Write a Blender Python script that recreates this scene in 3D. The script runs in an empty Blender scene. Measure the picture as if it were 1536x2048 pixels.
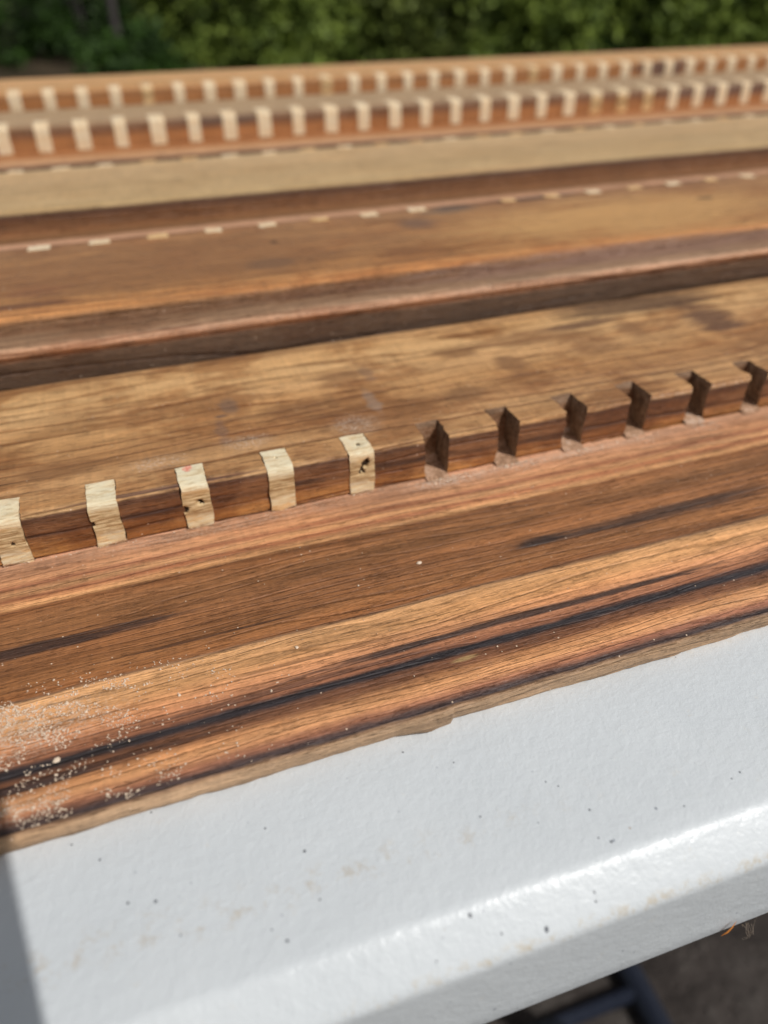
import bpy, bmesh, math, random
from mathutils import Vector, noise, Matrix
IN = 0.0254                       # the scene is laid out in inches and linked in metres
CAMH = 34.8                       # lens height above the ground, inches
sc = bpy.context.scene
col = sc.collection
# ------------------------------------------------------------ camera
cam_d = bpy.data.cameras.new('camera'); cam = bpy.data.objects.new('camera', cam_d); col.objects.link(cam)
right = Vector((.942, -.335, 0)).normalized(); fwd = Vector((.268, .752, -.602)).normalized()
up = right.cross(fwd).normalized(); right = fwd.cross(up).normalized()
M = Matrix((right, up, -fwd)).transposed().to_4x4(); M.translation = Vector((0, 0, CAMH*IN)); cam.matrix_world = M
cam_d.sensor_fit = 'VERTICAL'; cam_d.sensor_height = 36; cam_d.sensor_width = 27
cam_d.lens = 36*1516/2048
cam_d.clip_start = .01; cam_d.clip_end = 500
cam_d.dof.use_dof = True; cam_d.dof.focus_distance = .193; cam_d.dof.aperture_fstop = 8.0
sc.camera = cam
# ------------------------------------------------------------ light
L = Vector((.53, -.67, 1)).normalized()
elev = math.asin(L.z)
w = bpy.data.worlds.new('World'); sc.world = w; w.use_nodes = True
nt = w.node_tree; bg = nt.nodes['Background']; sky = nt.nodes.new('ShaderNodeTexSky')
sky.sky_type = 'NISHITA'; sky.sun_disc = False; sky.sun_elevation = elev; sky.sun_rotation = math.atan2(L.x, L.y)
sky.air_density = 1.0; sky.dust_density = 2.0
hs_ = nt.nodes.new('ShaderNodeHueSaturation'); hs_.inputs['Saturation'].default_value = .22    # the camera's white balance
nt.links.new(sky.outputs[0], hs_.inputs['Color']); nt.links.new(hs_.outputs[0], bg.inputs[0]); bg.inputs[1].default_value = .088
sd = bpy.data.lights.new('sun', 'SUN'); sd.energy = 3.6; sd.angle = math.radians(.6); sd.color = (1, .975, .94)
so = bpy.data.objects.new('sun', sd); col.objects.link(so); so.location = L*5
so.rotation_euler = L.to_track_quat('Z', 'Y').to_euler()
sc.view_settings.view_transform = 'Standard'; sc.view_settings.look = 'None'
sc.view_settings.gamma = 1; sc.view_settings.exposure = -0.45
K = .74                           # how bright a unit-albedo sunlit top renders, used to turn seen colours into base colours

# ------------------------------------------------------------ node helpers
def lin(c): c /= 255; return c/12.92 if c <= .04045 else ((c+.055)/1.055)**2.4
def C(r, g, b, k=None):
    k = k or K
    v = [lin(q)/k for q in (r, g, b)]; t = min(1, .86/max(v))
    return tuple(q*t for q in v) + (1,)
class G:
    def __init__(s, name):
        s.m = bpy.data.materials.new(name); s.m.use_nodes = True; s.t = s.m.node_tree
        s.b = s.t.nodes['Principled BSDF']; s.off = Vector((0, 0, 0))
    def put(s, sock, v):
        if isinstance(v, bpy.types.NodeSocket): s.t.links.new(v, sock)
        else: sock.default_value = v
    def m_(s, op, a, b=0., c=None):
        n = s.t.nodes.new('ShaderNodeMath'); n.operation = op
        s.put(n.inputs[0], a); s.put(n.inputs[1], b)
        if c is not None: s.put(n.inputs[2], c)
        return n.outputs[0]
    def add(s, a, b): return s.m_('ADD', a, b)
    def sub(s, a, b): return s.m_('SUBTRACT', a, b)
    def mul(s, a, b): return s.m_('MULTIPLY', a, b)
    def vec(s, x, y, z):
        n = s.t.nodes.new('ShaderNodeCombineXYZ')
        for i, v in enumerate((x, y, z)): s.put(n.inputs[i], v)
        return n.outputs[0]
    def xyz(s, off):
        """object coordinates in inches, shifted so that off (inches) is the object's own origin"""
        n = s.t.nodes.new('ShaderNodeTexCoord'); v = s.t.nodes.new('ShaderNodeVectorMath'); v.operation = 'MULTIPLY_ADD'
        s.t.links.new(n.outputs['Object'], v.inputs[0]); v.inputs[1].default_value = (1/IN,)*3; v.inputs[2].default_value = off
        q = s.t.nodes.new('ShaderNodeSeparateXYZ'); s.t.links.new(v.outputs[0], q.inputs[0]); s.P = v.outputs[0]
        return q.outputs
    def noise(s, vec, scale=1., detail=2., rough=.5, dist=0., color=False):
        n = s.t.nodes.new('ShaderNodeTexNoise'); s.t.links.new(vec, n.inputs['Vector'])
        n.inputs['Scale'].default_value = scale; n.inputs['Detail'].default_value = detail
        n.inputs['Roughness'].default_value = rough; n.inputs['Distortion'].default_value = dist
        return n.outputs[1 if color else 0]
    def sm(s, v, a, b, lo=0., hi=1.):
        n = s.t.nodes.new('ShaderNodeMapRange'); n.interpolation_type = 'SMOOTHSTEP'
        s.put(n.inputs[0], v); n.inputs[1].default_value = a; n.inputs[2].default_value = b
        n.inputs[3].default_value = lo; n.inputs[4].default_value = hi; return n.outputs[0]
    def lr(s, v, a, b, lo=0., hi=1.):
        n = s.t.nodes.new('ShaderNodeMapRange'); s.put(n.inputs[0], v); n.inputs[1].default_value = a; n.inputs[2].default_value = b
        n.inputs[3].default_value = lo; n.inputs[4].default_value = hi; return n.outputs[0]
    def ramp(s, f, stops):
        n = s.t.nodes.new('ShaderNodeValToRGB'); s.put(n.inputs[0], f); e = n.color_ramp.elements
        e[0].position = stops[0][0]; e[0].color = stops[0][1]; e[1].position = stops[-1][0]; e[1].color = stops[-1][1]
        for p, c in stops[1:-1]: k = e.new(p); k.color = c
        return n.outputs[0]
    def mix(s, f, a, b, mode='MIX'):
        n = s.t.nodes.new('ShaderNodeMix'); n.data_type = 'RGBA'; n.blend_type = mode
        s.put(n.inputs[0], f); s.put(n.inputs[6], a); s.put(n.inputs[7], b); return n.outputs[2]
    def gain(s, c, g):
        n = s.t.nodes.new('ShaderNodeVectorMath'); n.operation = 'SCALE'; s.put(n.inputs[0], c); s.put(n.inputs['Scale'], g); return n.outputs[0]
    def bump(s, h, dist, strength=1.):
        n = s.t.nodes.new('ShaderNodeBump'); s.put(n.inputs['Height'], h); n.inputs['Distance'].default_value = dist*IN
        n.inputs['Strength'].default_value = strength; s.t.links.new(n.outputs[0], s.b.inputs['Normal'])
    def done(s, colr, rough=.5, spec=.4):
        s.put(s.b.inputs['Base Color'], colr); s.put(s.b.inputs['Roughness'], rough); s.put(s.b.inputs['Specular IOR Level'], spec); return s.m

def wood(name, off, ztop, stops, seed=0, warp=.05, a1=.35, a2=.3, a3=.25, lines=0., lfreq=5., blots=(), dust=None, patch=.0, patchcol=None, rough=.5, spec=.3, val=.95):
    """s runs over the top and down the faces, so stops paint each colour band of the cross-section"""
    g = G(name); x, y, z = g.xyz(off)
    s = g.add(y, g.sub(z, ztop))
    wv = g.noise(g.vec(g.mul(x, .22), g.mul(s, .8), seed), 1, 3, .55)
    wv2 = g.noise(g.vec(g.mul(x, 1.1), g.mul(s, 2.5), seed+3.3), 1, 2, .5)
    sw = g.add(s, g.add(g.mul(g.sub(wv, .5), 2*warp), g.add(g.mul(g.sub(wv2, .5), warp*.5), g.mul(g.sub(g.noise(g.vec(g.mul(x, 2.2), g.mul(s, 15), seed+13), 1, 3, .65), .5), .075))))
    lo = stops[0][0]; hi = stops[-1][0]
    base = g.ramp(g.lr(sw, lo, hi), [((p-lo)/(hi-lo), c) for p, c in stops])
    n1 = g.noise(g.vec(g.mul(x, .30), g.mul(sw, 4.2), seed+7), 1, 4, .6)
    n2 = g.noise(g.vec(g.mul(x, .9), g.mul(sw, 17), seed+9), 1, 3, .6)
    n3 = g.noise(g.vec(g.mul(x, 7), g.mul(sw, 75), g.add(g.mul(z, 9), seed)), 1, 2, .6)
    n4 = g.noise(g.vec(x, y, z), 26, 3, .65)
    gain = g.add(1., g.add(g.add(g.mul(g.sub(n1, .5), 2.6*a1), g.mul(g.sub(n2, .5), 2.4*a2)), g.add(g.mul(g.sub(n3, .5), 2*a3), g.mul(g.sub(n4, .5), .35))))
    gain = g.m_('MAXIMUM', gain, .18)
    c = g.gain(base, gain)
    hue = g.noise(g.vec(g.mul(x, .4), g.mul(s, 2.2), seed+21), 1, 2, .5)
    c = g.mix(g.sm(hue, .42, .7, 0, .55), c, g.gain(c, g.vec(1., 1., 1.)) if False else g.mix(1., c, (.96, .89, .80, 1), 'MULTIPLY'))
    h = g.add(g.mul(n2, .5), g.mul(n3, .6))
    if patch:
        pn = g.noise(g.vec(g.mul(x, .55), g.mul(s, .9), seed+31), 1, 5, .6, .6)
        pf = g.noise(g.vec(g.mul(x, 2.2), g.mul(s, 8), seed+5), 1, 3, .6)
        c = g.mix(g.mul(g.sm(g.add(pn, g.mul(g.sub(pf, .5), .35)), .45, .62), patch), c, g.mix(1., c, patchcol, 'MULTIPLY'))
    if lines:
        ln = g.add(g.mul(s, lfreq), g.mul(g.noise(g.vec(g.mul(x, .16), g.mul(s, 1.3), seed+41), 1, 2, .5), lfreq*.9))
        ln = g.add(ln, g.mul(n1, .35))
        tri = g.m_('PINGPONG', ln, .5)
        lm = g.mul(g.sm(tri, .36, .48), g.sm(g.noise(g.vec(g.mul(x, .5), g.mul(s, 3), seed+44), 1, 3, .6), .34, .56, .15, 1))
        c = g.mix(g.mul(lm, lines), c, g.mix(1., c, (.5, .40, .32, 1), 'MULTIPLY'))
        h = g.sub(h, g.mul(lm, .5))
    # short dark pores along the grain and faint saw ticks across it
    po = g.noise(g.vec(g.mul(x, 3.2), g.mul(s, 42), g.add(g.mul(z, 6), seed+50)), 1, 3, .7)
    c = g.mix(g.sm(po, .58, .69, 0, .36), c, g.mix(1., c, (.45, .38, .33, 1), 'MULTIPLY'))
    c = g.gain(c, g.sm(g.noise(g.vec(g.mul(x, 15), g.mul(s, 1.3), seed+60), 1, 2, .6), .2, .8, .92, 1.08))
    h = g.sub(h, g.sm(po, .57, .66, 0, .6))
    for (cx, cy, rx, ry, cc, st) in blots:
        dx = g.mul(g.sub(x, cx), 1/rx); dy = g.mul(g.sub(s, cy), 1/ry)
        d = g.m_('SQRT', g.add(g.mul(dx, dx), g.mul(dy, dy)))
        d = g.add(d, g.add(g.mul(g.sub(n1, .5), 1.5), g.mul(g.sub(n2, .5), 1.3)))
        c = g.mix(g.sm(d, .45, 1.1, st, 0.), c, cc)
    if dust:
        for (cx, cy, rx, ry, amt) in dust:
            dx = g.mul(g.sub(x, cx), 1/rx); dy = g.mul(g.sub(s, cy), 1/ry)
            d = g.m_('SQRT', g.add(g.mul(dx, dx), g.mul(dy, dy)))
            dn = g.noise(g.P, 38, 4, .75)
            dm = g.mul(g.sm(d, .2, 1., amt, 0.), g.sm(dn, .46, .6))
            c = g.mix(dm, c, C(225, 205, 185))
    hs = g.t.nodes.new('ShaderNodeHueSaturation'); hs.inputs['Saturation'].default_value = .99; hs.inputs['Value'].default_value = val; hs.inputs['Hue'].default_value = .502
    g.t.links.new(c, hs.inputs['Color']); c = hs.outputs[0]
    # tiny pale grains of dust left all over
    v = g.t.nodes.new('ShaderNodeTexVoronoi'); g.t.links.new(g.P, v.inputs['Vector']); v.inputs['Scale'].default_value = 9
    q = g.t.nodes.new('ShaderNodeSeparateColor'); g.t.links.new(v.outputs['Color'], q.inputs[0])
    c = g.mix(g.mul(g.sm(v.outputs['Distance'], .05, .10, 1, 0), g.sm(q.outputs[0], .72, .8)), c, C(215, 190, 165))
    g.bump(h, .035, .75)
    return g.done(c, g.lr(n2, .2, .8, rough-.14, rough+.12), spec+.1)

# ------------------------------------------------------------ mesh helpers
def W(p): return Vector((p[0]*IN, p[1]*IN, (p[2]+CAMH)*IN))
def nz(p, f, seed=0.): return noise.noise(Vector((p[0]*f+seed, p[1]*f+seed*1.7, p[2]*f-seed)))
def obj(name, bm, mats, parent=None, org=(0, 0, 0), smooth=40):
    me = bpy.data.meshes.new(name); bm.to_mesh(me); bm.free()
    for v in me.vertices: v.co = W(v.co) - W(org)
    for m in (mats if isinstance(mats, (list, tuple)) else [mats]): me.materials.append(m)
    if smooth:
        me.shade_smooth(); me.set_sharp_from_angle(angle=math.radians(smooth))
    o = bpy.data.objects.new(name, me); col.objects.link(o)
    if parent is not None: o.parent = parent; o.location = W(org) - parent.location
    else: o.location = W(org)
    return o
def tag(o, label=None, cat=None, group=None, kind=None):
    if label: o['label'] = label
    if cat: o['category'] = cat
    if group: o['group'] = group
    if kind: o['kind'] = kind
    return o
def surf(bm, rows, mat=0, skip=None):
    vs = [[bm.verts.new(p) for p in r] for r in rows]
    for i in range(len(vs)-1):
        for j in range(len(vs[i])-1):
            if skip and skip(i, j): continue
            try: f = bm.faces.new((vs[i][j], vs[i+1][j], vs[i+1][j+1], vs[i][j+1])); f.material_index = mat
            except ValueError: pass
def weld(bm, d=.0008):
    bmesh.ops.delete(bm, geom=[v for v in bm.verts if not v.link_faces], context='VERTS')
    bmesh.ops.remove_doubles(bm, verts=bm.verts, dist=d)
    bmesh.ops.recalc_face_normals(bm, faces=bm.faces)
def dens(path, step, far=.35, keep=None):
    out = []
    for a, b in zip(path[:-1], path[1:]):
        l = math.dist(a, b); n = max(1, round(l/step))
        out += [(a[0]+(b[0]-a[0])*i/n, a[1]+(b[1]-a[1])*i/n) for i in range(n)]
    return out+[path[-1]]
def xlines(x0, xa, xb, x1, fine, coarse):
    xs = []; n = max(1, round((xa-x0)/coarse)); xs += [x0+(xa-x0)*i/n for i in range(n)]
    n = max(1, round((xb-xa)/fine)); xs += [xa+(xb-xa)*i/n for i in range(n)]
    n = max(1, round((x1-xb)/coarse)); xs += [xb+(x1-xb)*i/n for i in range(n+1)]
    return xs
def caps(bm, path, xs):
    for x, fl in ((xs[0], 0), (xs[-1], 1)):
        vs = [bm.verts.new((x, p[0], p[1])) for p in path]
        if fl: vs.reverse()
        bm.faces.new(vs)
def jitter(bm, amp, f1=1.2, f2=7., seed=0., zlo=None):
    for v in bm.verts:
        p = v.co.copy()
        k = amp
        v.co.y += k*(nz(p, f1, seed) + .5*nz(p, f2, seed+5)); v.co.z += .35*k*(nz(p, f1, seed+11)+.5*nz(p, f2, seed+17))
XL, XR = -14., 46.
def board(name, path, mat, step=.12, fine=.12, xa=-3, xb=11, amp=.012, seed=0., extra=None, xl=XL, xr=XR):
    """a plank: closed cross-section path [(y,z)...] (first point = bottom front) drawn out along x"""
    p2 = dens(path, step) ; xs = xlines(xl, xa, xb, xr, fine, 1.)
    bm = bmesh.new()
    loop = p2+[p2[0]]
    surf(bm, [[(x, p[0], p[1]) for p in loop] for x in xs])
    caps(bm, p2, xs); weld(bm)
    jitter(bm, amp, seed=seed)
    if extra:
        for v in bm.verts: extra(v)
    zb = min(p[1] for p in path); yc = sum(p[0] for p in path)/len(path)
    return obj(name, bm, mat, org=(16, round(yc, 2), zb)), (16, round(yc, 2), zb)
def off_of(path):
    return (16, round(sum(p[0] for p in path)/len(path), 2), min(p[1] for p in path))

# ------------------------------------------------------------ ground, lawn
g = G('soil'); x, y, z = g.xyz((0, 0, 0))
n = g.noise(g.P, .35, 6, .65); n2 = g.noise(g.P, 2.5, 5, .7); n3 = g.noise(g.P, .09, 3, .5)
c = g.ramp(g.add(g.mul(n, .55), g.add(g.mul(n2, .3), g.mul(n3, .2))), [(.36, (.03, .024, .022, 1)), (.5, (.075, .062, .055, 1)), (.62, (.11, .095, .085, 1)), (.75, (.17, .155, .14, 1))])
g.bump(g.add(n, g.mul(n2, .4)), 1.2, .9); soil = g.done(c, .9, .2)
def sheet(name, x0, x1, y0, y1, z, mat, nx=60, ny=60, amp=.0):
    bm = bmesh.new()
    surf(bm, [[(x0+(x1-x0)*i/nx, y0+(y1-y0)*j/ny, z+amp*nz((i*.9, j*.9, 0), 1)) for j in range(ny+1)] for i in range(nx+1)])
    weld(bm); return obj(name, bm, mat, org=(0, 0, -CAMH))
tag(sheet('ground', -4000, 4000, -4000, 6000, -CAMH, soil, 4, 4), kind='structure')
g = G('grass'); x, y, z = g.xyz((0, 0, 0))
n = g.noise(g.P, .03, 5, .65); n2 = g.noise(g.P, .5, 4, .7)
c = g.ramp(g.add(g.mul(n, .7), g.mul(n2, .3)), [(.38, (.012, .02, .006, 1)), (.5, (.04, .06, .014, 1)), (.6, (.07, .09, .025, 1)), (.7, (.12, .09, .05, 1))])
g.bump(n2, 1.5, 1.); grass = g.done(c, .95, .1)
tag(sheet('lawn', -1500, 2500, 110, 5000, -CAMH+.3, grass, 20, 20), kind='structure')
g = G('leaf_litter'); x, y, z = g.xyz((0, 0, 0))
n = g.noise(g.P, .07, 5, .7); n2 = g.noise(g.P, .6, 4, .7)
c = g.ramp(g.add(g.mul(n, .6), g.mul(n2, .4)), [(.38, (.015, .02, .008, 1)), (.5, (.06, .045, .028, 1)), (.62, (.13, .095, .06, 1))])
g.bump(n2, 1.5, 1.); litter = g.done(c, .95, .1)
tag(sheet('path', -180, 150, 190, 360, -CAMH+.55, litter, 10, 10), kind='structure')

# ------------------------------------------------------------ folding table
g = G('table_plastic'); x, y, z = g.xyz((0, 0, 0))
peel = g.noise(g.P, 11, 3, .55, .3); peel2 = g.noise(g.P, 34, 2, .5); wave = g.noise(g.P, 1.6, 3, .5)
flat = g.sm(z, -.25, -.06)
base = g.mix(g.noise(g.P, .8, 4, .6), C(189, 194, 197, .80), C(203, 207, 209, .80))
smn = g.noise(g.P, 6.5, 5, .75); smw = g.noise(g.P, .8, 2, .5)
yy = g.add(y, g.mul(g.sub(smw, .5), .25))
band = g.mul(g.mul(g.sm(yy, .38, .52), g.sm(yy, .55, .78, 1, 0)), g.sm(x, -1.4, .9, 1, .1))
base = g.mix(g.mul(g.mul(band, g.sm(smn, .50, .66)), .55), base, C(176, 166, 150, .8))
base = g.mix(g.sm(smn, .62, .74, 0, .3), base, C(195, 187, 172))
# grime where the slope meets the skirt
eb = g.mul(g.sm(z, -.36, -.27), g.sm(z, -.26, -.19, 1, 0)); en = g.noise(g.P, 6, 5, .8)
base = g.mix(g.mul(g.mul(eb, g.sm(en, .5, .62)), .7), base, C(176, 165, 145))
# sawdust grime along the plank
pb = g.sm(y, 1.55, 1.75); base = g.mix(g.mul(g.mul(pb, g.sm(g.noise(g.P, 9, 5, .8), .52, .64)), .5), base, C(190, 178, 155))
for sc_, r, lo, cc in ((3.1, .06, .5, C(75, 80, 95)), (6.5, .10, .55, C(120, 125, 135)), (4.6, .07, .8, C(150, 130, 110))):
    v = g.t.nodes.new('ShaderNodeTexVoronoi'); g.t.links.new(g.P, v.inputs['Vector']); v.inputs['Scale'].default_value = sc_
    q = g.t.nodes.new('ShaderNodeSeparateColor'); g.t.links.new(v.outputs['Color'], q.inputs[0])
    rr = g.mul(q.outputs[1], r)
    dd = g.add(v.outputs['Distance'], g.mul(g.sub(peel2, .5), .04))
    m = g.mul(g.sm(g.sub(dd, rr), -.03, .02, 1, 0), g.sm(q.outputs[0], lo, lo+.05))
    base = g.mix(g.mul(m, g.lr(q.outputs[2], 0, 1, .25, .95)), base, cc)
SPECKS = [(-3.3, 0.84, 0.017), (-3.1, 0.79, 0.017), (-1.94, 0.82, 0.017), (-2.22, 0.2, 0.017), (-2.2, 1.11, 0.013), (-3.49, 1.26, 0.013), (-3.7, 1.46, 0.013), (-0.49, 0.65, 0.013), (0.42, 0.12, 0.017), (0.34, 0.18, 0.013), (0.18, 0.77, 0.01), (0.26, 0.7, 0.01), (1.17, 0.2, 0.01), (-0.06, 0.45, 0.01), (-0.88, -0.04, 0.02), (-0.33, -0.25, 0.023), (0.13, -0.15, 0.013), (0.12, -0.2, 0.01), (-0.68, -0.19, 0.01), (-1.21, -0.21, 0.01), (1.83, 0.32, 0.013), (1.72, 0.29, 0.01), (-2.31, 0.31, 0.01), (-3.07, 1.55, 0.013), (-0.89, 1.44, 0.013), (-0.5, 1.2, 0.01), (0.4, 0.42, 0.013), (-1.92, 0.41, 0.01), (-2.95, 0.48, 0.01)]
acc = None
for (sx, sy, r) in [(a_, b_, c_*.72) for a_, b_, c_ in SPECKS]:   # the larger flecks, each where it is in the plastic
    dx = g.sub(x, sx); dy = g.sub(y, sy)
    d = g.sub(g.m_('SQRT', g.add(g.mul(dx, dx), g.mul(dy, dy))), r)
    acc = d if acc is None else g.m_('MINIMUM', acc, d)
acc = g.add(acc, g.mul(g.sub(peel2, .5), .012))
base = g.mix(g.sm(acc, -.004, .004, .85, 0), base, C(52, 55, 64))
g.bump(g.add(g.mul(peel, .6), g.add(g.mul(peel2, .2), g.mul(wave, 1.))), .026, .48)
plastic = g.done(base, g.lr(peel, .3, .7, .3, .42), .5)
TX0, TX1, TYW = -16., 56., 31.2
TROT = math.radians(-1.2)
def table():
    root = bpy.data.objects.new('folding_table', None); col.objects.link(root)
    # pivot: local origin = crest of the front edge at (2.4, 2.36)
    tag(root, 'white speckled plastic folding table with a sloped rim, under the wooden planks', 'table')
    root.location = W((2.4, 2.36, -CAMH)); root.rotation_euler = (0, 0, TROT)
    prof = [(0.9, 0.), (.5, 0), (.25, 0.), (.06, -.001), (.015, -.007), (-.025, -.027), (-.065, -.056), (-.19, -.155), (-.27, -.222), (-.305, -.258), (-.325, -.30), (-.328, -.36), (-.33, -.7), (-.335, -1.2), (-.34, -1.37), (-.33, -1.40), (-.29, -1.41), (-.25, -1.39), (-.24, -1.3), (-.24, -.9), (-.1, -.85), (3, -.85)]
    # (inset from crest line, z from table top); mirrored on all four sides through rounded rectangles
    x0, x1, y0, y1 = TX0-2.4, TX1-2.4, 0., TYW
    bm = bmesh.new(); rows = []
    for ins, dz in prof:
        pts = []; R = max(.1, 2.-ins)
        cs = [(x1-2, y0+2, -90), (x1-2, y1-2, 0), (x0+2, y1-2, 90), (x0+2, y0+2, 180)]
        for cx, cy, a0 in cs:
            if ins > 1.9: R = 2.-1.9; ex = ins-1.9
            else: ex = 0
            for k in range(9):
                a = math.radians(a0+k*11.25)
                sx = 1 if cx > 10 else -1; sy = 1 if cy > 10 else -1
                pts.append((cx-sx*ex+R*math.cos(a), cy-sy*ex+R*math.sin(a), dz))
        rows.append(pts+[pts[0]])
    surf(bm, rows)
    # closed top and underside
    for r in (rows[0][:-1], list(reversed(rows[-1][:-1]))): bm.faces.new([bm.verts.new(p) for p in r])
    weld(bm, .0005)
    # split the long straight runs so the edge can wander a little
    me = bpy.data.meshes.new('table_top'); bm.to_mesh(me); bm.free()
    for v in me.vertices: v.co = Vector(v.co)*IN
    me.materials.append(plastic); me.shade_smooth(); me.set_sharp_from_angle(angle=math.radians(50))
    o = bpy.data.objects.new('table_top', me); col.objects.link(o); o.parent = root; o.location = (0, 0, (CAMH-5.79)*IN)
    # folding legs
    g = G('leg_paint'); x, y, z = g.xyz((0, 0, 0)); leg = g.done(g.mix(g.noise(g.P, 3, 3), (.010, .013, .024, 1), (.020, .025, .040, 1)), .4, .4)
    def tube(bm, a, b, r, n=14):
        a, b = Vector(a), Vector(b); d = (b-a).normalized(); u = d.orthogonal().normalized(); v = d.cross(u)
        R = []
        for c0 in (a, b):
            R.append([c0+r*(math.cos(2*math.pi*k/n)*u+math.sin(2*math.pi*k/n)*v) for k in range(n)])
        surf(bm, [r_+[r_[0]] for r_ in R])
        bm.faces.new([bm.verts.new(p) for p in R[0]]); bm.faces.new([bm.verts.new(p) for p in R[1]])
    for X in (11.7, 39.):
        bm = bmesh.new(); zt = CAMH-5.79-.86
        for Y in (1.3, 26): tube(bm, (X, Y, .45), (X, Y, zt), .5)
        tube(bm, (X, .3, .45), (X, 27.5, .45), .52); tube(bm, (X, 1.3, zt-4), (X, 26, zt-4), .4)
        weld(bm); me = bpy.data.meshes.new('leg'); bm.to_mesh(me); bm.free()
        for v in me.vertices: v.co = Vector(v.co)*IN
        me.materials.append(leg); me.shade_smooth(); me.set_sharp_from_angle(angle=.8)
        o = bpy.data.objects.new('leg', me); col.objects.link(o); o.parent = root
    bm = bmesh.new(); tube(bm, (-12, 6.6, .5), (11.5, 6.6, .5), .3); weld(bm); me = bpy.data.meshes.new('brace'); bm.to_mesh(me); bm.free()
    for v in me.vertices: v.co = Vector(v.co)*IN
    me.materials.append(leg); me.shade_smooth(); o = bpy.data.objects.new('brace', me); col.objects.link(o); o.parent = root
table()

# ------------------------------------------------------------ plank A, nearest the edge
GA = 'old wooden planks and stiles lying side by side on the white table'
pathA = [(4.0, -5.787), (3.965, -5.74), (3.96, -5.68), (3.975, -5.62), (4.03, -5.58), (4.12, -5.57), (10.3, -5.57), (10.3, -5.787)]
BLK = C(46, 40, 42)
stA = [(3.60, C(140, 112, 86)), (3.93, C(168, 136, 106)), (3.965, C(146, 112, 84)), (4.0, C(62, 50, 50)), (4.05, C(80, 58, 52)), (4.11, C(165, 108, 80)), (4.24, C(212, 152, 104)),
       (4.33, C(196, 136, 90)), (4.41, C(128, 82, 54)), (4.50, C(112, 72, 50)), (4.545, BLK), (4.61, BLK), (4.655, C(150, 96, 68)), (4.76, C(172, 114, 80)),
       (4.90, C(200, 138, 94)), (5.08, C(210, 152, 100)), (5.31, C(216, 160, 108)), (5.355, C(120, 88, 64)), (5.385, C(140, 88, 50)), (5.55, C(158, 104, 62)), (5.75, C(128, 82, 48)),
       (6.0, C(150, 98, 60)), (6.25, C(128, 84, 50)), (6.45, C(150, 100, 62)), (6.62, C(132, 84, 50)), (6.68, C(212, 156, 106)), (6.80, C(160, 98, 66)), (6.89, C(214, 158, 110)),
       (7.0, C(160, 102, 72)), (7.08, C(208, 150, 108)), (7.22, C(184, 132, 98)), (7.42, C(198, 150, 118))]
blA = [(-1.5, 6.0, 1.5, .10, C(55, 40, 36), .9), (5.6, 5.83, 2.2, .12, C(60, 46, 40), .8), (4.0, 5.84, .35, .07, C(48, 36, 32), .8), (3.6, 4.80, 3.9, .055, C(52, 42, 40), .9),
       (8.0, 4.85, 2.5, .10, C(70, 52, 46), .8), (-1.6, 4.40, .7, .05, BLK, .8), (.9, 4.70, 1.6, .03, C(90, 62, 50), .6), (1.2, 4.98, 1.4, .03, C(140, 95, 62), .7),
       (5.5, 4.62, 1.6, .05, BLK, .7), (2.43, 4.47, .16, .035, C(160, 128, 85), .9), (-.8, 4.43, 1.0, .03, C(70, 45, 34), .7), (.2, 5.6, 1.1, .02, C(70, 44, 30), .8), (4.9, 4.12, 2.0, .04, C(150, 96, 78), .5)]
def chipA(v):
    if v.co.y < 4.2:
        k = max(0, min(1, (4.2-v.co.y)/.15))
        v.co.y += k*(.045*nz((v.co.x, 0, 0), .7, 2.) + .02*nz((v.co.x, 0, 0), 3., 4.) + .010*nz((v.co.x, v.co.z*3, 0), 9., 4.))
        if 1.55 < v.co.x < 2.06 and v.co.z < -5.6: v.co.y -= .045*k*min(1, (v.co.x-1.55)/.3)
mA = wood('plank_wood', off_of(pathA), -5.57, stA, 1., warp=.045, a1=.62, a2=.45, a3=.24, lines=.25, lfreq=9., blots=blA,
          dust=[(3.5, 7.3, .8, .14, .9), (4.9, 7.35, 2.6, .10, .6), (-1.7, 5.0, 1.3, .42, .6), (-1.9, 4.2, .8, .2, .4), (.5, 7.3, 2.5, .12, .3)], rough=.55)
A, oA = board('wide_plank', pathA, mA, step=.09, fine=.05, seed=1., amp=.008, extra=chipA, xb=10)
tag(A, 'thin black-streaked plank nearest the table rim, dusted with pale sawdust at its left', 'plank', GA)

# ------------------------------------------------------------ board B with the slots
YB0, YB1, ZB0, ZB1, YN = 7.42, 10.66, -5.568, -4.98, 7.85
HW = .158
def XK(k): return -1.69+k*1.012
def BOW(x): t = max(0., min(1., (x-.5)/8.)); return .10*t*t*(3-2*t)       # the stile bows back a little
offB = (16, 9., ZB0)
brn = C(120, 72, 44)
stB = [(6.7, C(165, 112, 66)), (6.92, C(170, 116, 64)), (7.06, C(146, 96, 56)), (7.15, C(112, 74, 48)), (7.25, C(132, 88, 56)), (7.395, C(92, 62, 46)), (7.43, C(205, 160, 112)), (7.6, C(172, 126, 82)), (7.9, C(188, 142, 96)),
       (8.3, C(166, 120, 78)), (8.8, C(184, 136, 88)), (9.3, C(196, 150, 102)), (9.8, C(208, 164, 114)), (10.3, C(204, 160, 110)), (10.62, C(176, 134, 92)), (10.7, C(90, 66, 46))]
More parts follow.
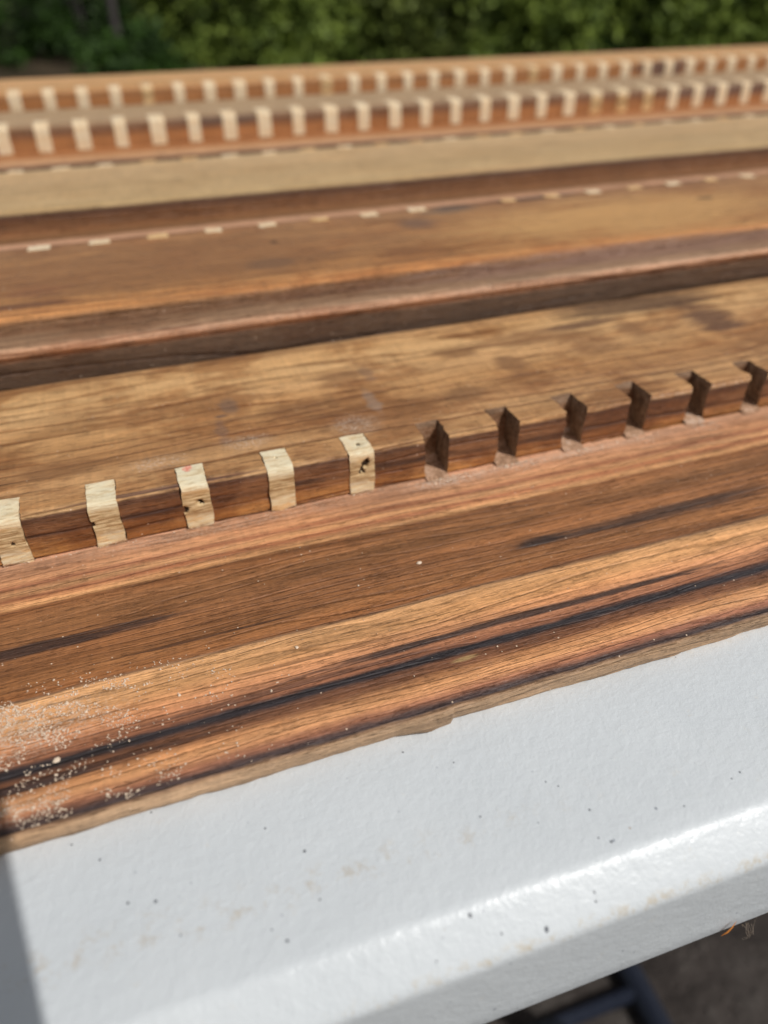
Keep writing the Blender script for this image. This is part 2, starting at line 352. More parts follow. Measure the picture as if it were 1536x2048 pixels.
blB = [(9.1, 9.4, .55, .75, C(96, 66, 50), .85), (8.2, 10.35, 1.9, .42, C(86, 64, 50), .8), (5.9, 9.75, 1.1, .40, C(128, 86, 54), .6), (6.7, 9.2, .5, .5, C(120, 80, 50), .5), (2.7, 9.35, .5, .35, C(116, 74, 44), .6), (1.9, 8.7, .9, .3, C(118, 80, 50), .5),
       (-.9, 9.3, .8, .35, C(134, 92, 54), .5), (0.9, 8.9, .15, .06, C(90, 80, 76), .7), (3.4, 8.3, .5, .25, C(130, 88, 52), .5), (3.0, 7.2, .8, .05, C(60, 38, 30), .7), (-.2, 7.16, .5, .05, C(56, 36, 30), .7), (1.6, 7.18, .4, .04, C(56, 36, 30), .7), (5.0, 7.13, .7, .05, C(70, 44, 32), .7),
       (.2, 7.48, 1.4, .05, C(92, 66, 60), .7), (1.05, 9.1, .14, .30, C(112, 92, 80), .55), (.85, 8.5, .10, .35, C(128, 98, 82), .5), (2.9, 8.6, .10, .40, C(150, 128, 112), .55), (3.1, 9.4, .12, .3, C(122, 92, 72), .6),
       (4.6, 9.6, .5, .22, C(120, 80, 48), .7), (5.2, 9.0, .28, .45, C(118, 80, 52), .65), (6.9, 9.9, .9, .16, C(98, 70, 54), .75), (7.6, 9.5, .3, .4, C(128, 90, 60), .6), (4.2, 8.4, .3, .3, C(120, 84, 54), .6), (9.6, 8.6, 1.0, .3, C(150, 106, 68), .5), (-1.1, 8.3, .6, .2, C(126, 86, 54), .6)]
mB = wood('slotted_stile_wood', offB, ZB1, stB, 4., warp=.05, a1=.34, a2=.30, a3=.28, lines=.95, lfreq=3.8, blots=blB, patch=.85, patchcol=(.58, .47, .40, 1),
          dust=[(.0, 8.05, .5, .2, .5), (1.1, 8.15, .45, .25, .5), (2.5, 8.1, .45, .35, .6), (8, 7.45, 3.5, .05, .5)], rough=.5)
g = G('slot_end_grain'); x, y, z = g.xyz(offB)
n = g.noise(g.vec(g.mul(x, 3), g.mul(y, 3), g.mul(z, 9)), 1, 4, .7); n2 = g.noise(g.P, 24, 4, .75)
c = g.ramp(g.add(g.mul(n, .6), g.mul(n2, .4)), [(.32, C(95, 72, 54)), (.44, C(150, 116, 90)), (.54, C(190, 152, 124)), (.66, C(232, 216, 198))])
c = g.mix(g.sm(z, ZB0+.10, ZB0+.20), c, g.mix(1., c, (.52, .46, .40, 1), 'MULTIPLY'))   # slot shade put into the stained wall's colour, raw dusty wood on the floor
c = g.mix(g.sm(z, ZB1-.10, ZB1-.03, 0, .5), c, C(135, 114, 94))
g.bump(g.add(n, g.mul(n2, .7)), .06, .9); mSlot = g.done(c, .85, .15)
g = G('slot_side'); x, y, z = g.xyz(offB)
n = g.noise(g.vec(g.mul(x, 3), g.mul(y, 9), g.mul(z, 4)), 1, 4, .7); n2 = g.noise(g.P, 24, 4, .75)
c = g.ramp(g.add(g.mul(n, .6), g.mul(n2, .4)), [(.36, C(80, 64, 52)), (.5, C(130, 108, 88)), (.64, C(170, 148, 126))])
g.bump(g.add(n, g.mul(n2, .7)), .05, .9); mSide = g.done(c, .85, .15)
bm = bmesh.new()
top = [(YB0+.04, ZB0), (YB0+.03, ZB0+.016), (YB0, ZB0+.034), (YB0, ZB1-.05), (YB0+.006, ZB1-.018), (YB0+.03, ZB1-.002), (YB0+.07, ZB1), (YN, ZB1)]
pth = dens(top, .07); nfront = len(pth)-1
pth += dens([(YN, ZB1), (YB1-.06, ZB1), (YB1-.01, ZB1-.02), (YB1, ZB1-.08), (YB1, ZB0)], .1)[1:]
K0, K1 = -4, 21
xs = [XL+i for i in range(int(XK(K0)-HW-XL))]; isn = [False]*len(xs)
xs = [x for x in xs if x < XK(K0)-HW-.3]; isn = [False]*len(xs)
for k in range(K0, K1):
    for j in range(5): xs.append(XK(k)-HW+2*HW*j/5); isn.append(k)
    for j in range(8): xs.append(XK(k)+HW+(1.012-2*HW)*j/8); isn.append(None)
xs.append(XK(K1)-HW); isn.append(None)
while xs[-1] < XR-1: xs.append(xs[-1]+1); isn.append(None)
isnot = [isinstance(v, int) and not isinstance(v, bool) for v in isn]
surf(bm, [[(x, p[0], p[1]) for p in pth] for x in xs], 0, skip=lambda i, j: isnot[i] and j < nfront)
for k in range(K0, K1):
    a, b = XK(k)-HW, XK(k)+HW
    yv = dens([(YB0, 0), (YN, 0)], .06)
    for X in (a, b):        # side walls
        surf(bm, [[(X, y_[0], ZB0+(ZB1-ZB0)*t/9) for t in range(10)] for y_ in yv], 2)
    zb = [(YN-.16, ZB0+.05), (YN-.09, ZB0+.14), (YN-.06, ZB0+.36), (YN-.04, ZB1-.09), (YN, ZB1)]
    zb = dens(zb, .07)      # back wall, leaning, and floor
    fl = dens([(YB0-(.09 if k > 4 else 0), ZB0+.012), (YB0-.02, ZB0+.03), (YN-.16, ZB0+.05)], .06)
    surf(bm, [[(a+(b-a)*j/5, p[0], p[1]) for p in fl+zb[1:]] for j in range(6)], 1)
surf(bm, [[(x, YB0+.04, ZB0), (x, YB1, ZB0)] for x in (XL, XR-1.0)])
weld(bm)
for v in bm.verts:
    p = v.co.copy(); inside = YB0-.12 < p.y < YN+.01 and any(abs(p.x-XK(k)) < HW+.002 for k in range(K0, K1))
    v.co.y += .010*nz(p, 1.2, 3)+.004*nz(p, 7, 9); v.co.z += .005*nz(p, 1.5, 7)
    if inside:
        v.co.x += .026*nz(p, 5, 2)+.014*nz(p, 17, 6); v.co.z += .014*nz(p, 9, 4); v.co.y += .024*nz(p, 7, 8)
    if p.y > YN+.005 and abs(p.z-ZB1) < .01 and p.y < YN+.02: v.co.z -= .01
for v in bm.verts: v.co.y += BOW(v.co.x)*(1 if v.co.y < 9 else .3)
B = obj('slotted_stile', bm, [mB, mSlot, mSide], org=offB)
tag(B, 'golden stained stile with square front slots, slat ends filling the left ones, right ones empty', 'board', GA)

# cut slat ends
def slatmat(name, tint, seed, far=False):
    g = G(name); x, y, z = g.xyz((0, 0, 0))
    oi = g.t.nodes.new('ShaderNodeObjectInfo'); r = g.mul(oi.outputs['Random'], 40)
    n = g.noise(g.vec(g.mul(x, 3), g.add(g.mul(y, 12), r), g.mul(z, 38)), 1, 4, .65)
    n2 = g.noise(g.vec(g.add(x, r), y, z), 30, 3, .7)
    n3 = g.noise(g.vec(g.add(g.mul(x, 2.2), r), g.mul(y, 2), g.mul(z, 6)), 1, 4, .65)
    c = g.ramp(g.add(g.mul(n, .75), g.mul(n2, .25)), [(.28, C(*tint[0], .6)), (.42, C(*tint[1], .6)), (.58, C(*tint[2], .6))])
    c = g.mix(g.sm(n3, .50, .64, 0, .75), c, C(*tint[3], .6))
    stain = g.mul(g.sm(z, .10, .26), g.sm(z, .36, .55, 1, 0))     # brown run of old stain across the middle of each cut end
    c = g.mix(g.mul(stain, g.sm(g.noise(g.vec(g.add(g.mul(x, 3), r), g.mul(y, 3), g.mul(z, 16)), 1, 4, .7), .42, .60, 0, .8)), c, C(128, 88, 52))
    mid = g.mul(g.sm(z, .17, .25), g.sm(z, .45, .53, 1, 0))
    c = g.mix(g.mul(mid, .75), c, g.mix(g.sm(n, .38, .62), C(140, 106, 68), C(222, 196, 150)))
    c = g.mix(g.mul(g.sm(z, .50, .56), .55), c, C(244, 234, 204, .62))
    n5 = g.noise(g.vec(g.mul(x, 5), g.mul(y, 20), g.add(g.mul(z, 90), r)), 1, 2, .6)
    c = g.mix(g.sm(n5, .50, .62, 0, .6), c, g.mix(1., c, (.72, .60, .46, 1), 'MULTIPLY'))
    g.bump(g.add(n, g.add(g.mul(n2, .7), n5)), .02, .5)
    if far: c = g.mix(g.sm(n, .35, .6), C(224, 192, 150, .6), C(250, 230, 196, .6))
    return g.done(c, .8, .15)
mS = slatmat('slat_pale', ((176, 138, 92), (224, 198, 152), (238, 222, 188), (190, 152, 104)), 0)
mSF = slatmat('slat_cream', ((176, 138, 92), (224, 198, 152), (238, 222, 188), (190, 152, 104)), 1, True)
mS2 = slatmat('slat_stained', ((140, 100, 60), (195, 155, 105), (220, 190, 145), (150, 105, 65)), 2)
g = G('slat_hole'); g.xyz((0, 0, 0)); mH = g.done(g.mix(g.noise(g.P, 20, 3), (.02, .012, .008, 1), (.07, .04, .022, 1)), .9, .1)
g = G('red_mark'); g.xyz((0, 0, 0)); mR = g.done(g.mix(g.sm(g.noise(g.P, 25, 3), .4, .6), C(205, 120, 105), C(228, 190, 160)), .8, .1)
# pits: (across -1..1, along path 0 bottom..1 far end, radius, depth)
PITS = {4: [(.3, .43, .05, .05), (.2, .38, .045, .05), (.0, .32, .035, .04), (-.25, .30, .02, .02), (.55, .16, .016, .03), (.1, .76, .07, .012)], 3: [(-.05, .82, .024, .04)],
        2: [(.25, .33, .045, .05), (-.85, .28, .05, .04)], 1: [(-.95, .31, .05, .02)], 0: [(.2, .27, .03, .02), (.0, .265, .03, .02)], -1: [(.2, .4, .05, .04)]}
for k in range(K0, 5):
    path = dens([(YB0-.012, ZB0+.012), (YB0-.018, ZB0+.25), (YB0-.020, ZB1-.045), (YB0-.008, ZB1-.012), (YB0+.02, ZB1+.010), (YB0+.08, ZB1+.014), (YN-.01, ZB1+.012), (YN-.01, ZB1-.1)], .02)
    nx = 20; rows = []; cut = len(path)-6; holes = []
    for i in range(nx+1):
        t = -1+2*i/nx; row = []
        for j, (yy_, zz_) in enumerate(path):
            s_ = j/cut; q = (XK(k)+t*(HW-.002), yy_, zz_); d = .010*nz(q, 5, k)+.006*nz((q[0]*.3, q[1], q[2]), 26, k+3.)
            dep = 0
            for (px, ps, r, dp) in PITS.get(k, []):
                dd = math.hypot((t-px)*HW, (s_-ps)*1.02)/r + .5*nz(q, 22, k+9)
                if dd < 1: dep = max(dep, dp*(1-dd*dd))
            d -= dep; front = zz_ < ZB1-.06
            if dep > .008: holes.append((i, j))
            X = q[0]+.022*nz((0, q[1], q[2]), 4, k+4.*(1 if t > 0 else 2))+.006*nz((0, q[1], q[2]), 24, k+t)
            row.append((X, yy_-(d if front else 0), zz_+(0 if front else d)+(.02*nz((q[0], 0, 0), 8, k) if j < 3 else 0)))
        rows.append([(p[0], p[1]+BOW(p[0]), p[2]) for p in row])
    bm = bmesh.new(); surf(bm, rows)
    # side skirts so the plug has depth
    for r in (rows[0], rows[-1]): surf(bm, [r, [(p[0], YN-.02, ZB1-.12) if p[1] < YN-.02 else (p[0], p[1], ZB1-.12) for p in r]])
    hs = set(holes); nj = len(path)-1
    bm.faces.ensure_lookup_table()
    for i in range(nx):
        for j in range(nj):
            if (i, j) in hs and (i+1, j+1) in hs: bm.faces[i*nj+j].material_index = 1
            if (k == 2 and math.hypot((i-8)/3.2, (j-cut+4)/3.5) < 1) or (k == 0 and math.hypot((i-4)/3, (j-cut+7)/3.5) < 1): bm.faces[i*nj+j].material_index = 2
    bmesh.ops.recalc_face_normals(bm, faces=bm.faces)
    lab = {4: 'cream slat end with a dark ragged hole in its front', 3: 'cream slat end with a small round hole on top', 2: 'cream slat end with a red spot on top'}.get(k)
    o = obj('slat_end', bm, [mS, mH, mR], parent=B, org=(XK(k), YN-.2, ZB0))
    if lab: o['label'] = lab
# ragged fluff at the mouths of the empty slots
g = G('wood_dust'); g.xyz((0, 0, 0)); mD = g.done(g.mix(g.noise(g.P, 20, 3), C(190, 160, 130), C(240, 228, 210)), .95, .05)
rnd = random.Random(5)
def flakes(bm, n, fn, s0, s1):
    for _ in range(n):
        p = fn(); s = rnd.uniform(s0, s1)*(1 if rnd.random() > .04 else 1.7)
        vs = [Vector((math.cos(a)*s*rnd.uniform(.6, 1.2), math.sin(a)*s*rnd.uniform(.5, 1.1), 0)) for a in (0, 1.3, 2.5, 3.8, 5.1)]
        tilt = Matrix.Rotation(rnd.uniform(-.6, .6), 3, 'X') @ Matrix.Rotation(rnd.uniform(-.6, .6), 3, 'Y')
        vv = [bm.verts.new(Vector(p)+tilt @ q_) for q_ in vs]; t_ = bm.verts.new(Vector(p)+Vector((0, 0, s*.6)))
        for a in range(5): bm.faces.new((vv[a], vv[(a+1) % 5], t_))

# ------------------------------------------------------------ farther boards
def far_row(parent, k0, k1, xk, y0, ztop, h, depth, wid=.36, back=False, seed=0, stained=(), skipk=()):
    src = {}
    for k in range(k0, k1):
        if k in skipk: continue
        kk = (k*7+seed) % 4
        mt = mS2 if k in stained else mSF
        key = (kk, mt.name)
        org = (xk(k), y0, ztop-h)
        if key not in src:
            bm = bmesh.new(); s_ = -1 if back else 1
            p = [(0-.015, .02), (-.02, h*.5), (-.01, h-.06), (.05, h+.008), (depth, h+.012), (depth, h-.1)]
            path = dens(p, .07)
            rows = []
            for i in range(7):
                t = -1+i/3
                rows.append([(t*wid/2+.02*nz((t, q[1]*3, q[0]*3), 3, kk*5+seed), s_*(q[0]-.02*nz((t, q[0]*4, q[1]*4), 2, kk)), q[1]+.012*nz((t, q[0]*5, q[1]*4), 3, kk+2)) for q in path])
            surf(bm, rows)
            for r in (rows[0], rows[-1]): surf(bm, [r, [(a_[0], s_*depth*.98, h-.15) for a_ in r]])
            bmesh.ops.recalc_face_normals(bm, faces=bm.faces)
            me = bpy.data.meshes.new('slat_end'); bm.to_mesh(me); bm.free()
            for v in me.vertices: v.co = Vector(v.co)*IN
            me.materials.append(mt); me.shade_smooth(); me.set_sharp_from_angle(angle=.8); src[key] = me
        o = bpy.data.objects.new('slat_end', src[key]); col.objects.link(o); o.parent = parent; o.location = W(org)-parent.location
        o.scale = (rnd.uniform(.9, 1.1), 1, 1)

# C : lip, ledge, top, slots on its far corner
pathC = [(10.80, -5.786), (10.78, -4.62), (10.73, -4.59), (10.71, -4.55), (10.72, -4.50), (10.77, -4.46), (10.86, -4.44), (11.16, -4.415), (11.20, -4.40), (11.24, -4.27), (11.28, -4.245), (11.36, -4.24), (14.5, -4.24), (14.56, -4.28), (14.56, -5.786)]
stC = [(9.2, C(80, 60, 46)), (10.1, C(90, 68, 52)), (10.33, C(94, 72, 56)), (10.39, C(188, 142, 112)), (10.48, C(194, 150, 120)), (10.56, C(150, 118, 92)), (10.9, C(136, 104, 78)), (11.0, C(108, 76, 54)), (11.16, C(128, 92, 62)), (11.30, C(205, 140, 84)),  # front face darkest, lip palest, ledge in between, then the top
       (11.7, C(176, 124, 76)), (12.3, C(156, 110, 68)), (13.0, C(172, 124, 80)), (13.8, C(168, 122, 80)), (14.4, C(160, 116, 80)), (14.54, C(120, 84, 60)), (14.7, C(90, 60, 44))]
blC = [(1., 12.9, 4.8, 1.5, C(134, 92, 60), .65), (9.5, 12.7, 4.0, 1.3, C(200, 152, 96), .75), (5.5, 13.55, .5, .35, C(112, 84, 68), .8), (6.3, 14.15, .7, .2, C(120, 98, 80), .7), (2.4, 12.3, .45, .35, C(118, 86, 62), .7), (2.71, 13.38, .07, .06, C(40, 28, 22), .95),
       (11.75, 13.23, .2, .12, C(90, 66, 46), .8), (4.7, 12.2, .5, .4, C(122, 80, 50), .6), (9, 11.0, 5, .35, C(140, 108, 92), .6), (-1.4, 11.75, 1.2, .12, C(96, 60, 44), .7), (-1.2, 12.3, .6, .3, C(128, 82, 56), .5), (8.6, 14.42, 1.6, .14, C(84, 68, 58), .8), (12.5, 14.45, 1.4, .10, C(90, 72, 60), .6), (6.6, 14.3, .6, .2, C(88, 74, 66), .7)]
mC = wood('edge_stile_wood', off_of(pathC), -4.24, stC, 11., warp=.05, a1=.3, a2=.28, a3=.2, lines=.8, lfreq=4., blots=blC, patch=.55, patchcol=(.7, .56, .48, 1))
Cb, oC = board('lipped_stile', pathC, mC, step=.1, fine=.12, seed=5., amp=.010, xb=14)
tag(Cb, 'brown board with a rounded pink front lip and small slat ends on its far edge', 'board', GA)
far_row(Cb, -3, 22, lambda k: -1.18+k, 14.575, -4.24, .5, .28, wid=.33, back=True, seed=2, stained=(2, 5, 9, 10, 12, 14, 17), skipk=(8, 16))
# D : low lip, reddish step, pale top
pathD = [(16.1, -5.786), (16.08, -4.78), (16.14, -4.73), (16.95, -4.72), (17.0, -4.70), (17.0, -4.36), (17.05, -4.31), (17.15, -4.30), (20.68, -4.30), (20.75, -4.35), (20.75, -5.786)]
stD = [(15.0, C(110, 74, 50)), (15.7, C(195, 148, 118)), (16.02, C(190, 144, 114)), (16.12, C(122, 88, 58)), (16.5, C(132, 90, 58)), (16.75, C(122, 82, 52)), (16.9, C(100, 66, 46)), (16.97, C(84, 60, 46)), (17.06, C(190, 158, 112)), (17.6, C(194, 162, 118)), (18.6, C(186, 154, 112)), (19.8, C(196, 162, 120)), (20.5, C(200, 168, 126)), (20.7, C(140, 108, 78))]
mD_ = wood('pale_board_wood', off_of(pathD), -4.30, stD, 17., warp=.04, a1=.2, a2=.2, a3=.12, lines=.3, lfreq=4., blots=[(9, 17.2, 3, .2, C(205, 160, 115), .4)], patch=.3, patchcol=(.8, .74, .68, 1))
D, oD = board('pale_board', pathD, mD_, step=.2, fine=.3, seed=8., amp=.012, xb=20)
tag(D, 'pale tan board with a reddish front step, just before the tall cream slat ends', 'board', GA)
far_row(D, -3, 26, lambda k: -1.75+k, 20.77, -4.30, .5, .26, back=True, seed=3, stained=(3, 4, 7, 9, 10, 12, 13, 15, 17, 20))
# E
pathE = [(23.05, -5.786), (23.03, -4.70), (23.08, -4.64), (23.2, -4.61), (23.86, -4.60), (23.9, -4.57), (23.9, -3.99), (23.95, -3.93), (24.05, -3.92), (27.6, -4.10), (27.7, -4.16), (27.7, -5.786)]
stE = [(20.9, C(60, 46, 40)), (22.05, C(70, 52, 46)), (22.2, C(95, 66, 52)), (22.3, C(182, 138, 102)), (22.75, C(184, 134, 94)), (22.95, C(150, 98, 60)), (23.5, C(165, 108, 62)), (23.65, C(130, 84, 54)), (23.8, C(112, 78, 54)), (23.96, C(168, 136, 104)), (25, C(178, 148, 114)), (27.6, C(172, 142, 108)), (27.9, C(140, 108, 80))]
mE = wood('stile_wood', off_of(pathE), -3.92, stE, 23., warp=.05, a1=.25, a2=.22, a3=.12, blots=[(21, 23.7, 3, .3, C(96, 76, 70), .5), (3.5, 23.8, 1.5, .15, C(84, 64, 54), .6)])
E_, oE = board('toothed_stile', pathE, mE, step=.2, fine=.4, seed=12., amp=.012, xb=24)
tag(E_, 'stile fronted by a row of tall cream slat ends, second from the back', 'board', GA)
far_row(E_, -2, 34, lambda k: -2.13+k*1.0, 23.9, -3.92, .66, .65, wid=.37, seed=4, stained=(18, 19, 20))
# F
pathF = [(28.6, -5.786), (28.6, -3.82), (28.66, -3.76), (28.8, -3.75), (31.8, -3.75), (31.9, -3.8), (31.9, -5.786)]
stF = [(26.5, C(120, 80, 50)), (28.0, C(150, 98, 58)), (28.3, C(170, 112, 64)), (28.45, C(150, 100, 62)), (28.62, C(190, 140, 92)), (29.5, C(198, 150, 100)), (31, C(204, 158, 110)), (32.4, C(196, 150, 106))]
mF = wood('back_stile_wood', off_of(pathF), -3.75, stF, 31., warp=.05, a1=.25, a2=.2, a3=.1, blots=[(22, 28.4, 1.5, .4, C(70, 60, 62), .7), (12, 28.5, 1.5, .15, C(90, 66, 50), .6)])
F_, oF = board('back_stile', pathF, mF, step=.2, fine=.5, seed=15., amp=.012, xb=30)
tag(F_, 'farthest board with short cream slat ends, its tan top against the green bushes', 'board', GA)
far_row(F_, -2, 38, lambda k: -1.9+k*1.0, 28.6, -3.75, .55, .62, wid=.36, seed=5, stained=(4, 10, 18))

# ------------------------------------------------------------ small loose things
def scatter():
    bm = bmesh.new()
    def left():
        while True:
            x = -2.2+abs(rnd.gauss(0, 1.0)); y = rnd.choice((rnd.gauss(4.95, .22), rnd.gauss(4.95, .22), rnd.gauss(5.25, .1), rnd.uniform(4.05, 5.4), rnd.gauss(4.15, .09)))
            if 4.0 < y < 5.6 and nz((x, y*1.6, 0), 3.2)+.6*nz((x, y*1.6, 0), 9) > .0+.12*(x+1): return (x, y, -5.562)
    flakes(bm, 3600, left, .003, .0125)
    def mouth():
        k = rnd.choice((5, 5, 6, 6, 7, 8, 9)); return (XK(k)+rnd.gauss(.08, .16), YB0-abs(rnd.gauss(.05, .07))-.02, -5.560)
    flakes(bm, 420, mouth, .004, .014)
    def crack():
        x = rnd.uniform(-2, 9); return (x, YB0-.012-abs(rnd.gauss(0, .02)), -5.561)
    flakes(bm, 260, crack, .004, .010)
    def anyw(): return (rnd.uniform(-2, 7), rnd.uniform(4.1, 7.3), -5.562)
    flakes(bm, 160, anyw, .003, .008)
    def onB(): return (rnd.uniform(-2, 7), rnd.uniform(7.9, 9.6), -4.974)
    flakes(bm, 120, onB, .003, .008)
    tag(obj('sawdust', bm, mD, org=(0, 5, -5.57), smooth=0), 'fine pale sawdust sprinkled over the front planks', 'sawdust', kind='stuff')
scatter()
def lump(name, p, r, mat, lab, cat, seed):
    bm = bmesh.new(); bmesh.ops.create_icosphere(bm, subdivisions=3, radius=1)
    for v in bm.verts:
        k = 1+.35*nz(v.co, 1.3, seed)+.12*nz(v.co, 4, seed); v.co = Vector((v.co.x*r[0]*k+p[0], v.co.y*r[1]*k+p[1], max(-.1*r[2], v.co.z*r[2]*k)+p[2]))
    return tag(obj(name, bm, mat, org=p), lab, cat)
lump('paint_chip', (-1.32, 4.58, -5.565), (.035, .026, .022), mD, 'largest white crumb, lying on the black streak at the left of the front plank', 'crumb', 3)
lump('wood_crumb', (2.53, 5.93, -5.565), (.03, .02, .014), mD, 'small grey crumb in the middle of the front plank', 'crumb', 6)
# splinter stuck to the rim, and a wisp of fibre beside it
g = G('splinter_wood'); g.xyz((0, 0, 0)); mSp = g.done(C(190, 120, 55), .7, .2)
bm = bmesh.new()
pp = [Vector((3.93, 1.955, -7.175)), Vector((3.97, 1.945, -7.12)), Vector((4.01, 1.95, -7.06)), Vector((4.05, 1.965, -7.0))]
rr = [.003, .012, .008, .001]; R = []
for p, r in zip(pp, rr): R.append([p+Vector((math.cos(a)*r, math.sin(a)*r*.5, -math.cos(a)*r*.9)) for a in [i*math.pi/3 for i in range(6)]])
surf(bm, [q+[q[0]] for q in R]); tag(obj('splinter', bm, mSp, org=tuple(pp[0])), 'orange wood splinter caught on the lower rim of the table', 'splinter')
bm = bmesh.new(); rnd2 = random.Random(2)
for s_ in range(4):
    p = Vector((4.50, 1.93, -7.18)); ph = rnd2.uniform(0, 6); R = []
    for i in range(12):
        t = i/11; p = Vector((4.18+.08*math.sin(ph+t*4+s_)*t+.03*s_, 1.93+.05*math.cos(ph*2+t*5), -7.19-.09*t*math.sin(ph+t*3)))
        R.append([p+Vector((math.cos(a)*.0006, 0, math.sin(a)*.0006)) for a in (0, 2.1, 4.2)])
    surf(bm, [q+[q[0]] for q in R])
tag(obj('lint', bm, mD, org=(4.2, 1.93, -7.18)), 'wisp of pale fibre hanging under the table rim beside the splinter', 'lint')

# ------------------------------------------------------------ smartphone behind the lens (its shadow lies at lower left)
g = G('phone_shell'); g.xyz((0, 0, 0)); mP = g.done((.02, .02, .022, 1), .3, .5)
g = G('phone_glass'); g.xyz((0, 0, 0)); mG = g.done((.008, .008, .01, 1), .1, .5)
ro = bpy.data.objects.new('smartphone', None); col.objects.link(ro); Mp = M.copy(); Mp.translation = M.translation-fwd*.012; ro.matrix_world = Mp
tag(ro, 'dark smartphone held over the table, its shadow on the lower left corner', 'phone')
def slab(name, x0, x1, y0, y1, z0, z1, mat, rad=.008):
    bm = bmesh.new(); n = 6; R = []
    for z, ins in ((z0, .0012), (z0+.001, 0), (z1-.001, 0), (z1, .0012)):
        pts = []
        for cx, cy, a0 in ((x1-rad, y0+rad, -90), (x1-rad, y1-rad, 0), (x0+rad, y1-rad, 90), (x0+rad, y0+rad, 180)):
            for k in range(n+1):
                a = math.radians(a0+90*k/n); pts.append((cx+(rad-ins)*math.cos(a), cy+(rad-ins)*math.sin(a), z))
        R.append(pts)
    surf(bm, [r+[r[0]] for r in R])
    bm.faces.new([bm.verts.new(p) for p in reversed(R[0])]); bm.faces.new([bm.verts.new(p) for p in R[-1]])
    weld(bm, 1e-6); me = bpy.data.meshes.new(name); bm.to_mesh(me); bm.free(); me.materials.append(mat)
    o = bpy.data.objects.new(name, me); col.objects.link(o); o.parent = ro
slab('body', -.030, .0490, -.120, .040, 0, .008, mP); slab('screen', -.0275, .0475, -.117, .037, .0082, .0088, mG, .006); slab('camera_bump', -.012, .012, -.014, .014, -.0018, .0001, mP, .004)

# ------------------------------------------------------------ bushes and a tree beyond
def leafmat(name, a, b):
    g = G(name); g.xyz((0, 0, 0)); oi = g.t.nodes.new('ShaderNodeObjectInfo')
    n = g.noise(g.P, .16, 3, .6); c = g.mix(g.sm(n, .35, .65), a, b)
    g.b.inputs['Transmission Weight'].default_value = 0
    return g.done(c, .6, .2)
LM = [leafmat('leaf_dark', (.014, .032, .006, 1), (.045, .095, .014, 1)), leafmat('leaf_green', (.08, .12, .02, 1), (.23, .30, .05, 1)), leafmat('leaf_olive', (.06, .085, .016, 1), (.18, .22, .045, 1))]
g = G('bark'); g.xyz((0, 0, 0)); mBark = g.done(g.mix(g.noise(g.P, .8, 5, .7), (.05, .044, .042, 1), (.12, .105, .10, 1)), .9, .1)
def taper(bm, pts, rad, n=8):
    R = []
    for i, p in enumerate(pts):
        p = Vector(p); R.append([p+Vector((math.cos(a)*rad[i], math.sin(a)*rad[i], 0)) for a in [j*2*math.pi/n for j in range(n)]])
    surf(bm, [r+[r[0]] for r in R])
def leaf(bm, p, s, r):
    d = Vector((r.gauss(0, 1), r.gauss(0, 1), r.gauss(.5, .8))); d.y -= .5; d = d.normalized(); u = d.orthogonal().normalized(); q = Matrix.Rotation(r.uniform(0, 6.3), 3, d); u = q @ u; v = d.cross(u)
    a = [p-u*s, p+v*s*.45, p+u*s, p-v*s*.45]; bm.faces.new([bm.verts.new(x_) for x_ in a])
def bush(x, y, rx, h, nclump, nleaf, mat, lab, seed, grp='bushes beyond the table'):
    r = random.Random(seed); X, Y = x/IN, y/IN; rx /= IN; h /= IN
    root = bpy.data.objects.new('bush', None); col.objects.link(root); root.location = W((X, Y, -CAMH)); tag(root, lab, 'bush', grp)
    bm = bmesh.new(); cl = []
    for _ in range(nclump):
        a = r.uniform(0, 6.3); q = math.sqrt(r.random()); zz = (.04+.96*r.random()**1.7)*h
        rr_ = rx*(1-.5*(zz/h)**2)*q; cl.append(Vector((X+rr_*math.cos(a), Y+rr_*math.sin(a), -CAMH+zz)))
    bs = bmesh.new()
    for c_ in cl[:14]: taper(bs, [(X+r.uniform(-2, 2), Y+r.uniform(-2, 2), -CAMH), ((X+c_.x)/2+r.uniform(-2, 2), (Y+c_.y)/2, -CAMH+(c_.z+CAMH)*.5), tuple(c_)], [.7, .45, .15], 6)
    obj('stems', bs, mBark, parent=root, org=(X, Y, -CAMH), smooth=60)
    for c_ in cl:
        sz = r.uniform(3.5, 7.)
        for _ in range(nleaf):
            leaf(bm, c_+Vector((r.gauss(0, 1), r.gauss(0, 1), r.gauss(0, .8)))*sz*.55, r.uniform(.9, 1.9), r)
    obj('foliage', bm, mat, parent=root, org=(X, Y, -CAMH), smooth=0)
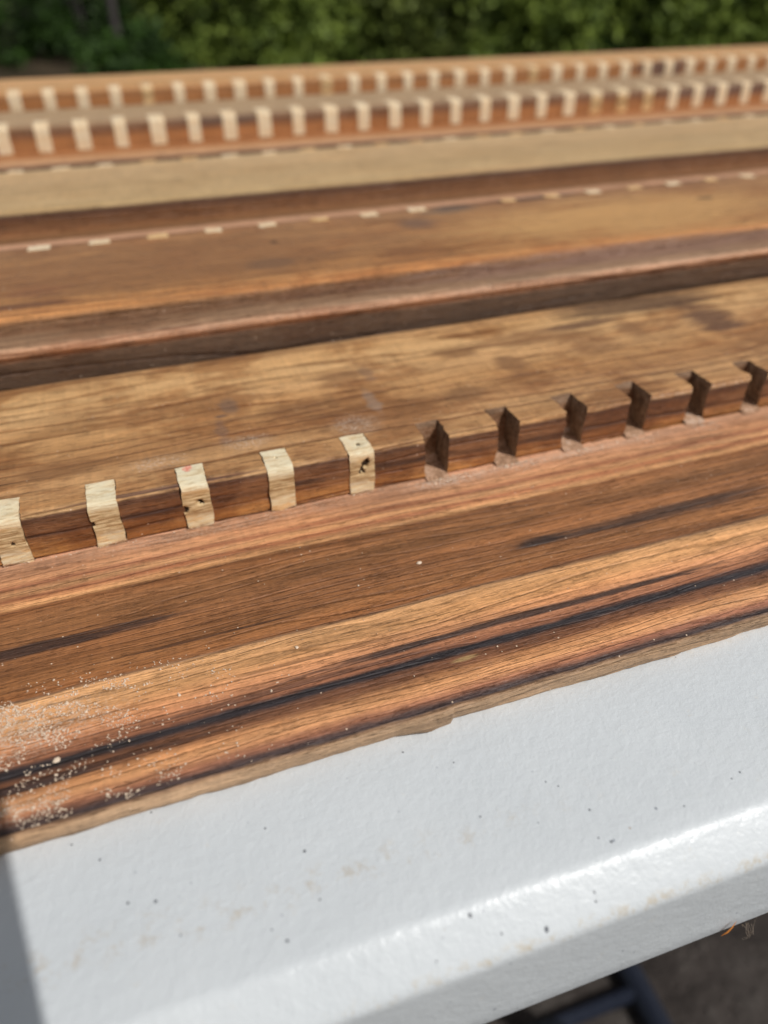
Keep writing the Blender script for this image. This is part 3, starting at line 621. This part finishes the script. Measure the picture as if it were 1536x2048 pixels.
for i, (x, y, rx, h, nc, m_i, lab) in enumerate([
    (-.9, 8.6, .7, 1.3, 60, 0, 'dark bush at the far left, beyond the brown litter'), (.2, 8.9, .65, 1.5, 60, 0, 'dark bush just right of the grey trunk'), (1.2, 8.2, .7, 1.4, 80, 1, 'bright green bush left of the middle, behind the boards'),
    (2.0, 7.4, .6, 1.2, 70, 2, 'olive bush near the middle of the hedge line'), (2.9, 7.2, .7, 1.5, 90, 1, 'fresh green bush right of the middle'), (3.7, 6.3, .65, 1.3, 80, 0, 'darker bush between two fresh green ones at the right'),
    (4.6, 5.8, .7, 1.4, 90, 1, 'large fresh green bush at the right edge of the view'), (5.6, 5.4, .7, 1.5, 80, 1, 'green bush beyond the right edge'), (1.7, 6.6, .55, .8, 60, 1, 'low leafy bush standing before the olive bush'), (2.6, 6.3, .6, .9, 60, 2, 'low olive bush before the fresh green one'), (3.2, 5.7, .5, .8, 60, 1, 'low green bush before the darker bush at the right'), (.42, 7.15, .4, .32, 26, 0, 'low dark bush in front of the grey trunk'), (-1.9, 8.2, .7, 1.4, 40, 0, 'dark bush just beyond the left edge'),
    (1.9, 9.6, 1.0, 2.3, 90, 0, 'tall dark bush behind the front row, left part'), (4.2, 8.4, 1.1, 2.4, 100, 0, 'tall dark bush behind the front row, right part'), (-.3, 10.4, 1.1, 2.3, 80, 0, 'tall dark bush behind the trunk'), (6.5, 7., 1.1, 2.3, 70, 0, 'tall dark bush behind the front row, far right')]):
    bush(x, y, rx, h, int(nc*(1.5 if m_i else 1)), 90, LM[m_i], lab, i+3)
# tree with a grey trunk at the left
tr = bpy.data.objects.new('tree', None); col.objects.link(tr); TX, TY = .40/IN, 7.6/IN; tr.location = W((TX, TY, -CAMH)); tag(tr, 'slender grey-trunked tree at the left, beyond the litter', 'tree')
bm = bmesh.new(); taper(bm, [(TX, TY, -CAMH), (TX-.5, TY, -CAMH+15), (TX+.5, TY+1, -CAMH+60), (TX-2, TY+2, -CAMH+120)], [1.7, 1.2, 1.1, .8], 12)
for a in (0.3, 2.2, 4.3): taper(bm, [(TX, TY+1.5, -CAMH+85), (TX+18*math.cos(a), TY+18*math.sin(a), -CAMH+112), (TX+32*math.cos(a), TY+32*math.sin(a), -CAMH+128)], [1.4, .9, .3], 8)
obj('trunk', bm, mBark, parent=tr, org=(TX, TY, -CAMH), smooth=60)
bm = bmesh.new(); r = random.Random(9)
for _ in range(90):
    v = Vector((r.gauss(0, 1), r.gauss(0, 1), r.gauss(0, 1))).normalized()*r.uniform(.35, 1)
    c_ = Vector((TX+42*v.x, TY+42*v.y, -CAMH+128+26*v.z))
    for _ in range(70): leaf(bm, c_+Vector((r.gauss(0, 1), r.gauss(0, 1), r.gauss(0, .8)))*4.5, r.uniform(1., 2.), r)
obj('crown', bm, LM[0], parent=tr, org=(TX, TY, -CAMH), smooth=0)
